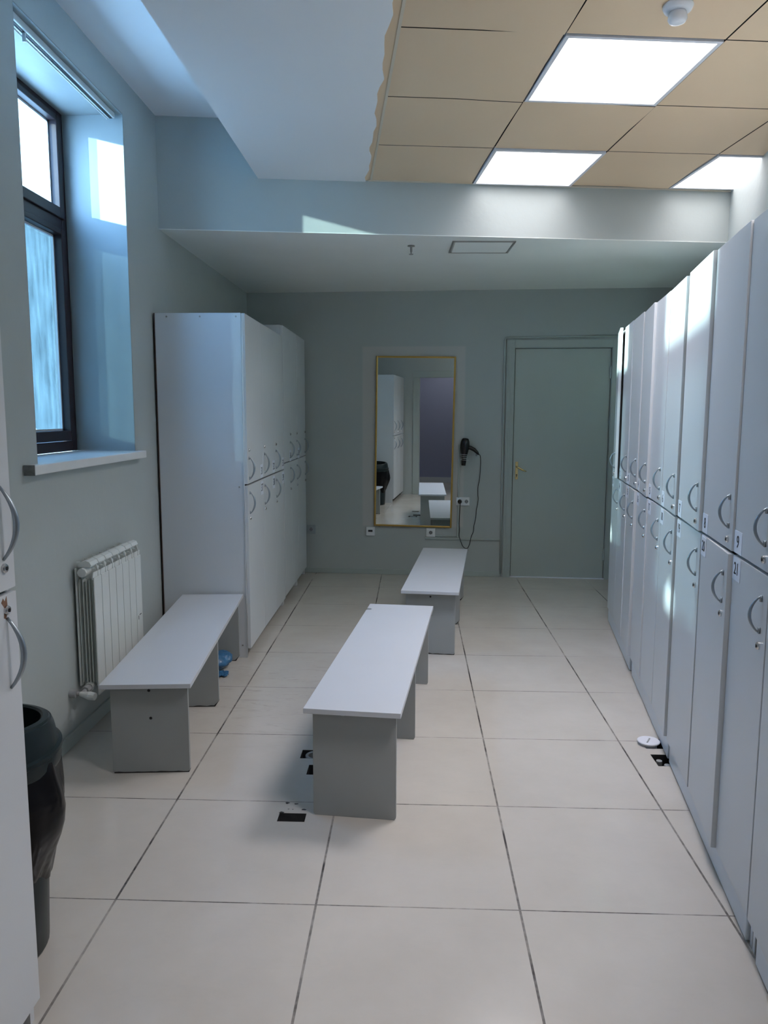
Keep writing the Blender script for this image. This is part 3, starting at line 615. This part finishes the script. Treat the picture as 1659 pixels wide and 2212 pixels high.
# ------------------------------------------------------------------ lockers
def arc_handle(x, z0, z1, y, bulge, r, nrm=-1, T=None, kind='bow'):
    bm = BM(); L_ = z1-z0; n = 14; pts = []; rad = []
    for k in range(n+1):
        s = k/n; z = z0+L_*s; b = bulge*(1-(2*s-1)**2)**0.85 if kind == 'bow' else bulge*(1-(2*s-1)**2)
        pts.append((x, y-b-0.001, z)); rad.append(r*(0.5+0.6*math.sin(math.pi*s)))
    tube(bm, pts, rad, 8, flat=1.0)
    for z, s in (((z0, 1), (z1, -1)) if kind == 'bow' else ()):
        prism_pts = [(x-r*.9, y), (x+r*.9, y), (x+r*.9, y-.006), (x-r*.9, y-.006)]
        prism(bm, prism_pts, min(z, z+s*.016), max(z, z+s*.016))
    if T is not None: bmesh.ops.transform(bm, matrix=T, verts=bm.verts)
    return bm
DT = 0.018
def locker(name, label, loc, rz, seams, Ht, zb, depth, hinge, upper, lower, zdiv=1.032, plinth=None, hl=0.105, back=False, screws=(), group=None, hang_side=True):
    """local x along the row, fronts face -y; door front at y=0, carcass from y=DT"""
    t = thing(name, label, 'locker', loc, rz, group)
    Wd = seams[-1]-seams[0]; x0, x1 = seams[0], seams[-1]
    s = 0.018
    for xa_ in (x0, x1-s):
        bm = BM(); box(bm, xa_, xa_+s, DT, depth, 0, Ht); obj('side_panel', bm, lock_m, t, 0.0008)
    bm = BM(); box(bm, x0+s, x1-s, DT, depth, Ht-s, Ht); obj('top_panel', bm, lock_m, t)
    bm = BM(); box(bm, x0+s, x1-s, DT+.002, depth, zb, zb+s); obj('bottom_panel', bm, lock_m, t)
    bm = BM(); box(bm, x0+s, x1-s, DT+.03, DT+.035, zb+s, Ht-s); obj('gap_shade_sheet', bm, lockdark_m, t)  # dark sheet standing in for the shade behind the door gaps
    if back: bm = BM(); box(bm, x0-.003, x1, depth, depth+0.004, 0.02, Ht); obj('back_panel', bm, back_m, t)
    if plinth:
        for (a, b) in plinth:
            bm = BM(); box(bm, a, b, 0.008, 0.026, 0.004, zb-0.004); obj('plinth', bm, plinth_m, t, 0.004)
    else:
        for a in (x0+.05, x1-.05):
            bm = BM(); lathe(bm, [(0, 0), (.022, 0), (.022, .006), (.014, .010), (.014, zb), (0, zb)], 14, Matrix.Translation((a, DT+.05, 0)))
            obj('foot', bm, black_m, t)
    for (sx_, sz_) in screws:
        bm = BM()
        T = Matrix.Translation((sx_[0], sx_[1], sz_)) @ Matrix.Rotation(math.pi/2, 4, 'Y')
        lathe(bm, [(0, -.001), (.005, -.001), (.005, .001), (0, .001)], 12, T); obj('screw_cap', bm, dust_m, t)
    for row, specs in (('u', upper), ('l', lower)):
        for c, sp_ in enumerate(specs):
            if sp_ is None: continue
            a, b = seams[c]+.0022, seams[c+1]-.0022
            z0, z1 = (zdiv+.0045, Ht-.002) if row == 'u' else (zb, zdiv-.0045)
            hg = sp_.get('hinge', hinge); aj = sp_.get('ajar', 0.0)
            hxp = a if hg == 'x0' else b; w = b-a
            ang = math.asin(aj/w)*(-1 if hg == 'x0' else 1)
            T = Matrix.Translation((hxp, DT, 0)) @ Matrix.Rotation(ang, 4, 'Z') @ Matrix.Translation((-hxp, -DT, 0))
            bm = BM(); box(bm, a, b, 0, DT-.0005, z0, z1, T)
            lab = None
            d = obj('door', bm, lock_m, t, 0.0012)
            hxx = (b-.045) if hg == 'x0' else (a+.045)
            hz0, hz1, lz = sp_['h'][0], sp_['h'][1], sp_['h'][2]
            obj('handle', arc_handle(hxx, hz0, hz1, 0, sp_.get('bulge', .028), sp_.get('r', .0042), T=T, kind=sp_.get('kind', 'bow')), handle_m, d, smooth=True)
            TT = T @ Matrix.Translation((hxx, 0, lz)) @ Matrix.Rotation(math.pi/2, 4, 'X')
            bm = BM(); lathe(bm, [(0, .0), (.0105, 0), (.0105, .004), (.0085, .007), (0, .0075)], 18, TT)
            lk = obj('door_lock', bm, lockcyl, d)
            bm = BM(); lathe(bm, [(0, .0072), (.0045, .0072), (.0045, .0082), (0, .0082)], 12, TT); box(bm, -.0012, .0012, -.004, .004, .0078, .009, TT); obj('keyway', bm, black_m, lk)
            st = sp_.get('s')
            if st:
                num, sw, sh, side, szc = st[0], st[1], st[2], st[3], st[4]
                cx = (a+sw/2+.002) if side == 'x0' else (b-sw/2-.002)
                bm = BM(); box(bm, cx-sw/2, cx+sw/2, -0.0012, -0.0002, szc-sh/2, szc+sh/2, T); sk = obj('number_sticker', bm, paper, d)
                Tt = T @ Matrix.Translation((cx, -0.0018, szc)) @ Matrix.Rotation(math.pi/2, 4, 'X')
                wdt = 1.0 if len(num) == 1 else 0.95
                bm = text_bm(num, sh*0.78, Tt, sxy=(wdt, 1.0)); obj('number', bm, ink, sk)
            if sp_.get('chip'):
                bm = BM(); pts = [(hxx-.018, lz+.02), (hxx-.010, lz+.028), (hxx-.004, lz+.020), (hxx+.004, lz+.03), (hxx+.006, lz+.012), (hxx-.001, lz-.02), (hxx-.010, lz-.016), (hxx-.008, lz+.008)]
                prism(bm, pts, -0.0004, 0.0004, Matrix(((1, 0, 0, 0), (0, 0, -1, 0.0), (0, 1, 0, 0), (0, 0, 0, 1))))
                bmesh.ops.transform(bm, matrix=T, verts=bm.verts); obj('chipped_spot', bm, chip_m, d)
    return t

# right row: local x runs from the far end towards the camera
RD = Vector((-0.137, -1, 0)).normalized(); RZR = math.atan2(RD.y, RD.x); KR = math.sqrt(1+0.137**2)
def rloc(y, off=0.0): return (1.808+0.137*y+off, y, 0)
def rdoor(num, up, ajar=0.0, hz=None, **k):
    d = dict(ajar=ajar, **k)
    if up: d['h'] = (1.100, 1.203, 1.066); d['s'] = (num, .078, .066, 'x0', 1.070)
    else: d['h'] = (0.868, 0.970, 0.834); d['s'] = (num, .078, .066, 'x0', 0.990)
    return d
def rse(ys): return [ (ys[0]-y)*KR for y in ys]
GR = 'numbered grey lockers of the right-hand row'
# far unit 1-3
locker('locker_unit', 'farthest locker unit of the right row beside the grey door, sunlit, lockers 1 to 3', rloc(3.22, 0.0), RZR+0.0, rse([3.22, 2.86, 2.49, 2.115]), 1.985, 0.10, 0.50, 'x0',
       [rdoor('1', 1, .030), rdoor('2', 1, .004), rdoor('3', 1, .003)], [rdoor('13', 0, .0), rdoor('14', 0, .004), rdoor('15', 0, .012)], plinth=[(0.0, 3.22*KR-2.15*KR)], group=GR,
       screws=[((1.105*KR+.001, .035), .055)])
locker('locker_unit', 'right-row locker unit with black gap at its open door, lockers 4 to 6', rloc(2.095), RZR, rse([2.095, 1.735, 1.385, 1.025]), 1.980, 0.10, 0.50, 'x0',
       [rdoor('4', 1, .012), rdoor('5', 1, .002), rdoor('6', 1, .010)], [rdoor('16', 0, .006, ), rdoor('17', 0, .001), rdoor('18', 0, .010)], plinth=[(0.03, 1.085)], group=GR)
locker('locker_unit', 'right-row locker unit carrying the clearly readable cards 7 to 9 and 19 to 21', rloc(1.020), RZR, rse([1.020, 0.600, 0.200, -0.135]), 1.990, 0.09, 0.50, 'x0',
       [rdoor('7', 1, .012), rdoor('8', 1, .006), rdoor('9', 1, .000)], [rdoor('19', 0, .003), rdoor('20', 0, .014), rdoor('21', 0, .000)], plinth=[(0.035, 1.14)], group=GR)
locker('locker_unit', 'nearest unit of the right row, cut off by the right edge of the picture', rloc(-0.140), RZR, rse([-0.140, -0.50, -0.87, -1.24]), 1.99, 0.09, 0.50, 'x0',
       [rdoor('10', 1), rdoor('11', 1), rdoor('12', 1)], [rdoor('22', 0), rdoor('23', 0), rdoor('24', 0)], plinth=[(0.06, 1.09)], group=GR)

# left rows: local x runs away from the camera
RZL = math.pi/2
def ldoor(num, up, ajar=0.0, st=True, **k):
    d = dict(ajar=ajar, bulge=.030, r=.0055, **k)
    if up: d['h'] = (1.060, 1.193, 1.232)
    else: d['h'] = (0.858, 0.990, 0.832)
    if st: d['s'] = (num, .085, .085, k.get('side', 'x1'), 1.082 if up else 0.975)
    d.pop('side', None); return d
GL = 'grey lockers along the left wall'
locker('locker_unit', 'grey locker unit with wide plain side panel standing beside the radiator bench', (-0.082, 2.290, 0), RZL, [0, .478, .895, 1.268], 2.005, 0.055, 0.508, 'x1',
       [ldoor('31', 1, .004), ldoor('32', 1), ldoor('33', 1)], [ldoor('37', 0, .004), ldoor('38', 0), ldoor('39', 0)], back=True, group=GL,
       screws=[((-.001, .045), 1.02), ((-.001, .045), .075), ((-.001, .045), 1.985), ((-.001, .25), 1.985), ((-.001, .44), 1.985)])
def ldoor2(num, up, st=True, side='x1'):
    d = dict(ajar=0, bulge=.030, r=.0055, hinge='x0')
    d['h'] = (1.10, 1.23, 1.285) if up else (.905, 1.03, .86)
    if st: d['s'] = (num, .085, .085, side, 1.118 if up else .99)
    return d
locker('locker_unit', 'taller grey locker unit in the middle of the left row, on short feet', (-0.082, 3.575, 0), RZL, [0, .335, .665], 2.085, 0.065, 0.505, 'x0',
       [ldoor2('34', 1), ldoor2('35', 1, False)], [ldoor2('40', 0, False), ldoor2('41', 0, False)], zdiv=1.075, group=GL)
locker('locker_unit', 'last grey locker unit of the left row, next to the back wall', (-0.082, 4.248, 0), RZL, [0, .465], 2.085, 0.065, 0.505, 'x0',
       [ldoor2('36', 1, True, 'x0')], [ldoor2('42', 0, False)], zdiv=1.075, group=GL)
def fdoor(up, chip=False):
    d = dict(ajar=0, bulge=.033, r=.0062, kind='crescent')
    d['h'] = (1.127, 1.286, 1.109) if up else (.842, 1.000, 1.017)
    if chip: d['chip'] = True
    return d
# foreground unit: local x runs away from the camera, ends beside the bin
fl = [0, .41, .82, 1.242]
d_f = []
locker('locker_unit', 'foreground grey locker unit at the left edge, with curved handles and a chipped lock', (0.0, -1.700, 0), RZL, fl, 2.0, 0.06, 0.585, 'x0',
       [fdoor(1), fdoor(1), fdoor(1)], [fdoor(0), fdoor(0), fdoor(0, True)], zdiv=1.055, group=GL)

# loose white cable down the front edge of the first left unit
bm = BM(); tube(bm, [(-0.094, 2.284, 2.0), (-0.095, 2.283, 1.5), (-0.096, 2.283, 1.1), (-0.094, 2.283, .8), (-0.097, 2.283, .45), (-0.093, 2.283, .22), (-0.098, 2.283, .01)], .0022, 6)
t = obj('white_cable', bm, cable_m, None, smooth=True); tag(t, 'thin white cable running down the front edge of the left locker side panel', 'cable')

# ------------------------------------------------------------------ benches
def bench(label, nl, nr, fl_, fr, z, legpos, inset, scuff=True, extra=None, tone=None):
    nl, nr, fl_, fr = map(lambda p: Vector((p[0], p[1])), (nl, nr, fl_, fr))
    cn, cf = (nl+nr)/2, (fl_+fr)/2; d = cf-cn; L_ = d.length; a = math.atan2(d.y, d.x)-math.pi/2; w = ((nr-nl).length+(fr-fl_).length)/2
    t = thing('bench', label, 'bench', (cn.x, cn.y, 0), a, 'grey laminate changing benches')
    bm = BM(); pl = [(-w/2, 0), (w/2, 0), (w/2, L_), (-w/2, L_)]
    if extra == 'notch':
        pl = [(-w/2, 0), (w/2, 0), (w/2, L_), (-w/2, L_), (-w/2, L_-.095), (-w/2+.020, L_-.098), (-w/2+.028, L_-.112), (-w/2+.020, L_-.126), (-w/2, L_-.130)]
    prism(bm, pl, z-.019, z); obj('seat', bm, bench_m, t, 0.0015)
    lw = w/2-inset
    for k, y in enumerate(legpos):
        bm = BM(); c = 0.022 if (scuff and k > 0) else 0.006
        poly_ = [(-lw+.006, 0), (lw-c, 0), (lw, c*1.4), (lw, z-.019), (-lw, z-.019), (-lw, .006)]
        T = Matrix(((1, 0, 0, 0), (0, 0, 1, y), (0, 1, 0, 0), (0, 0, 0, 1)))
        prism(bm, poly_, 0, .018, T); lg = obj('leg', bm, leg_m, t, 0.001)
        if scuff:
            bm = BM(); pts = [(-lw+.004, -.0005)]
            pts += [(lw-c+.002, -.0005), (lw+.001, c*1.4)]; n = 16; top = []
            for i in range(n+1):
                s = i/n; top.append((lerp(lw-c-.002, -lw+.004, s), .003+random.uniform(0, .004)))
            prism(bm, pts+top, -.0006, .0186, T); obj('scuffed_foot', bm, scuff_m, lg)
        if k == 0:
            for (sx_, sz_) in ((.0, z-.045), (.004, z-.16)) if extra != 'notch' else ():
                bm = BM(); TT = Matrix.Translation((sx_, y-.0005, sz_)) @ Matrix.Rotation(math.pi/2, 4, 'X'); lathe(bm, [(0, 0), (.006, 0), (.0045, .0008), (0, .0008)], 12, TT); obj('screw_head', bm, black_m, lg)
    if extra == 'notch':
        bm = BM(); box(bm, -.048, -.034, legpos[0]-.003, legpos[0], z-.040, z-.019); obj('angle_bracket', bm, sill_m, t, 0.001)
    return t
bench('grey bench beside the radiator, its far end against the left lockers', (-.341, .749), (.012, .760), (-.114-.354, 2.262), (-.114, 2.264), .390, (.055, .755, 1.465), .024)
bench('grey bench in the middle of the room, nearest the camera, with a notched edge', (.499, .460), (.842, .433), (.649, 1.963), (.992, 1.929), .420, (.052, .745, 1.455), .022, scuff=False, extra='notch')
bench('grey bench farthest back, in front of the mirror wall', (.808, 2.377), (1.155, 2.334), (.965, 3.858), (1.303, 3.813), .400, (.055, .74, 1.44), .024)

# ------------------------------------------------------------------ radiator
t = thing('radiator', 'white seven-section aluminium radiator on the left wall under the window', 'radiator', (LX, 1.125, 0.20))
NS, SW = 7, 0.082; ZB, ZH = 0.20, 0.605
for k in range(NS):
    y0 = 1.125+k*SW; g = 0.0025
    bm = BM(); a, b = y0+g, y0+SW-g
    zt_ = ZB+ZH
    box(bm, -0.512, -0.506, a, b, ZB, zt_-.075)                       # front plate
    # thin edges of fins seen from the side
    for xf in (-0.520, -0.534, -0.548, -0.562, -0.580):
        box(bm, xf-.0012, xf+.0012, a+.008, b-.008, ZB+.055, zt_-.085)
    box(bm, -0.512, -0.585, (a+b)/2-.0015, (a+b)/2+.0015, ZB+.03, zt_-.04)
    # arched top hood
    prof = [(-0.575, zt_-.012), (-0.560, zt_-.004), (-0.540, zt_), (-0.524, zt_-.006), (-0.516, zt_-.022), (-0.522, zt_-.030), (-0.560, zt_-.030), (-0.575, zt_-.03)]
    T = Matrix(((1, 0, 0, 0), (0, 0, 1, 0), (0, 1, 0, 0), (0, 0, 0, 1)))
    prism(bm, prof, a, b, T)
    # second louvre lip behind the front plate and the curved web from hood to plate
    prism(bm, [(-0.516, zt_-.058), (-0.509, zt_-.050), (-0.512, zt_-.085), (-0.519, zt_-.085)], a, b, T)
    prism(bm, [(-0.530, zt_-.012), (-0.514, zt_-.024), (-0.507, zt_-.050), (-0.506, zt_-.080), (-0.513, zt_-.080), (-0.516, zt_-.050), (-0.530, zt_-.030)], (a+b)/2-.003+.012, (a+b)/2+.003+.012, T)
    box(bm, -0.592, -0.586, a, b, ZB+.04, zt_-.035)                     # rear fin
    box(bm, -0.592, -0.575, a+.02, a+.026, zt_-.035, zt_-.008)
    obj('radiator_section', bm, rad_m, t, 0.0012, world=True)
ye = 1.125+NS*SW
for z in (ZB+.035, ZB+ZH-.050):
    bm = BM(); tube(bm, [(-.552, 1.123, z), (-.552, ye+.002, z)], .020, 16); obj('header_pipe', bm, rad_m, t, world=True)
bm = BM(); tube(bm, [(-.552, 1.123, ZB+ZH-.050), (-.552, 1.108, ZB+ZH-.050)], .021, 8); obj('end_cap', bm, rad_m, t, 0.002, world=True)
bm = BM(); tube(bm, [(LX, 1.055, .232), (-.575, 1.055, .232)], .019, 16); tube(bm, [(-.575, 1.055, .232), (-.552, 1.06, .232), (-.552, 1.124, .235)], .010, 12); tube(bm, [(-.552, 1.085, .235), (-.552, 1.118, .235)], .018, 8)
v = obj('valve_body', bm, pipe_m, t, 0.001, world=True)
bm = BM(); tube(bm, [(-.560, 1.055, .232), (-.540, 1.050, .230), (-.515, 1.045, .228), (-.488, 1.040, .226)], [.010, .013, .019, .017], 10); obj('valve_knob', bm, rad_m, v, 0.002, world=True)
bm = BM(); tube(bm, [(-.552, ye, ZB+.035), (-.552, ye+.045, ZB+.035)], .015, 12); tube(bm, [(-.552, ye+.03, ZB+.035), (LX, ye+.03, ZB+.035)], .009, 10); tube(bm, [(-.552, ye+.03, ZB+.035), (-.552, ye+.03, ZB+.070)], .012, 10); obj('return_valve', bm, rad_m, t, world=True)
bm = BM(); box(bm, -.5062, -.5056, ye-.062, ye-.056, .405, .425); box(bm, -.5062, -.5056, ye-.046, ye-.020, .425, .429); obj('printed_mark', bm, ink, t, world=True)

# ------------------------------------------------------------------ bin
bx_, by_ = -0.255, -0.232
t = thing('waste_bin', 'dark plastic waste bin with a swing-lid collar and black bag, behind the foreground locker', 'bin', (bx_, by_, 0))
bm = BM(); lathe(bm, [(0, .004), (.145, 0), (.150, .01), (.158, .20), (.172, .45), (.190, .60), (.184, .60), (.165, .44), (0, .43)], 40); obj('bin_body', bm, bin_m, t, smooth=True)
def collar(rows, seg=44):
    bm_ = BM(); rings = []
    for (r, z, tilt, dy) in rows:
        rings.append([bm_.verts.new((r*math.cos(2*math.pi*k/seg), dy+r*math.sin(2*math.pi*k/seg), z-tilt*r*math.sin(2*math.pi*k/seg))) for k in range(seg)])
    for a, b in zip(rings, rings[1:]):
        for k in range(seg): bm_.faces.new((a[k], a[(k+1) % seg], b[(k+1) % seg], b[k]))
    return bm_
bm = collar([(.196, .520, 0, 0), (.203, .522, 0, 0), (.206, .532, 0, 0), (.205, .556, 0, 0), (.209, .560, 0, 0), (.208, .570, 0, 0), (.199, .574, 0, 0), (.196, .590, .04, 0), (.190, .622, .07, 0), (.184, .640, .09, 0), (.180, .6405, .09, 0), (.177, .646, .10, 0), (.164, .648, .10, 0), (.158, .643, .10, 0), (.154, .60, .08, 0), (.156, .55, 0.05, 0)], 64)
co = obj('lid_collar', bm, bin_m, t)
for p in co.data.polygons: p.use_smooth = True
es = co.modifiers.new('edges', 'EDGE_SPLIT'); es.split_angle = math.radians(32)
bm = BM(); seg = 60; rings = []
prof = [(.560, .198), (.54, .200), (.50, .198), (.42, .192), (.34, .184), (.28, .176), (.245, .170), (.235, .160)]
random.seed(3); ph = [random.uniform(0, 6.28) for _ in range(6)]
for i, (z, r) in enumerate(prof):
    ring = []
    for k in range(seg):
        a = 2*math.pi*k/seg; s = i/(len(prof)-1)
        rr = r+.006*math.sin(7*a+ph[0]+3*s)*s+.005*math.sin(13*a+ph[1]-4*s)+.003*math.sin(23*a+ph[2]+6*s)
        # pouch of slack bag on the right hand side
        pouch = math.exp(-((((a+.15+math.pi) % (2*math.pi))-math.pi)/.55)**2); rr += pouch*.048*math.exp(-((z-.40)/.085)**2)
        zz = z+(.045*math.sin(2*a+ph[3]) if i == len(prof)-1 else .012*math.sin(3*a+ph[4])*s)
        ring.append(bm.verts.new((rr*math.cos(a), rr*math.sin(a), zz)))
    rings.append(ring)
for a, b in zip(rings, rings[1:]):
    for k in range(seg): bm.faces.new((a[k], a[(k+1) % seg], b[(k+1) % seg], b[k]))
o = obj('bin_bag', bm, bag_m, t, smooth=True); s_ = o.modifiers.new('sub', 'SUBSURF'); s_.levels = 1; s_.render_levels = 1

# ------------------------------------------------------------------ shoe in a blue cover under the bench
t = thing('shoe_cover', 'crumpled blue plastic shoe cover lying under the bench by the left lockers', 'shoe cover', (-0.235, 2.09, 0))
bm = BM(); bmesh.ops.create_icosphere(bm, subdivisions=4, radius=1.0)
random.seed(5)
for v in bm.verts:
    c = v.co.copy(); n = 1+.05*math.sin(9*c.x+5*c.z)+.05*math.sin(11*c.y-4*c.x)+.03*math.sin(23*c.x+17*c.y)
    v.co = Vector((c.x*.075*n, c.y*.105*n, max(-1, c.z)*.042*n+.042+.016*max(0, c.y)))
bmesh.ops.rotate(bm, cent=(0, 0, 0), matrix=Matrix.Rotation(-.5, 3, 'Z'), verts=bm.verts)
for v in bm.verts: v.co.z = max(v.co.z, .0015)
obj('cover_body', bm, shoe_m, t, smooth=True)
bm = BM(); random.seed(11)
N_ = 14
vs = [[bm.verts.new((.03+.075*(i/N_)-.02*(j/N_), -.16+.09*(j/N_)+.01*math.sin(i), .003+.010*abs(math.sin(i*1.1+j*.8))+random.uniform(0, .003))) for j in range(N_+1)] for i in range(N_+1)]
for i in range(N_):
    for j in range(N_):
        if (i-N_/2)**2+(j-N_/2)**2 < (N_*.52)**2: bm.faces.new((vs[i][j], vs[i+1][j], vs[i+1][j+1], vs[i][j+1]))
bmesh.ops.delete(bm, geom=[v for v in bm.verts if not v.link_faces], context='VERTS')
bmesh.ops.solidify(bm, geom=bm.faces, thickness=.001)
obj('loose_film', bm, shoe_m, t, smooth=True)

# ------------------------------------------------------------------ fittings in the floor cut-outs
t = thing('floor_cap', 'pale round plastic lid with a slot over the floor opening beside the right lockers', 'floor cap', (1.924, 1.172, -0.045))
bm = BM(); lathe(bm, [(0, .0), (.036, 0), (.036, .052), (.047, .055), (.049, .060), (.046, .063), (0, .0635)], 36); obj('lid_disc', bm, lid_m, t, 0.001)
bm = BM(); box(bm, -.003, .003, -.030, .020, .0635, .0650); bmesh.ops.rotate(bm, cent=(0, 0, 0), matrix=Matrix.Rotation(-.5, 3, 'Z'), verts=bm.verts); obj('lid_slot', bm, pipe_m, t)
for k, (x, y, r, lab) in enumerate(((1.928, 1.035, .013, 'capped grey pipe stub in the floor opening, the one farther from the camera'), (1.950, .995, .014, 'capped grey pipe stub in the floor opening, the one nearer the camera'))):
    bm = BM(); lathe(bm, [(0, 0), (r, 0), (r, .034), (r*.92, .038), (0, .039)], 20, Matrix.Translation((x, y, -.05))); o = obj('pipe_stub', bm, pipe_m, None); tag(o, lab, 'pipe', 'pipe stubs in the floor')
bm = BM(); lathe(bm, [(.030, 0), (.040, 0), (.042, .046), (.036, .048), (.030, .046), (.030, 0)], 32, Matrix.Translation((.470, 1.005, -.0495)))
o = obj('drain_pipe', bm, pipe_m, None); tag(o, 'open round pipe mouth in the cut-out left of the middle bench', 'pipe')
bm = BM(); lathe(bm, [(0, 0), (.018, 0), (.018, .036), (.012, .042), (0, .043)], 20, Matrix.Translation((.505, .870, -.0495)))
o = obj('pipe_stub', bm, pipe_m, None); tag(o, 'grey pipe stub in the small floor opening left of the middle bench leg', 'pipe', 'pipe stubs in the floor')
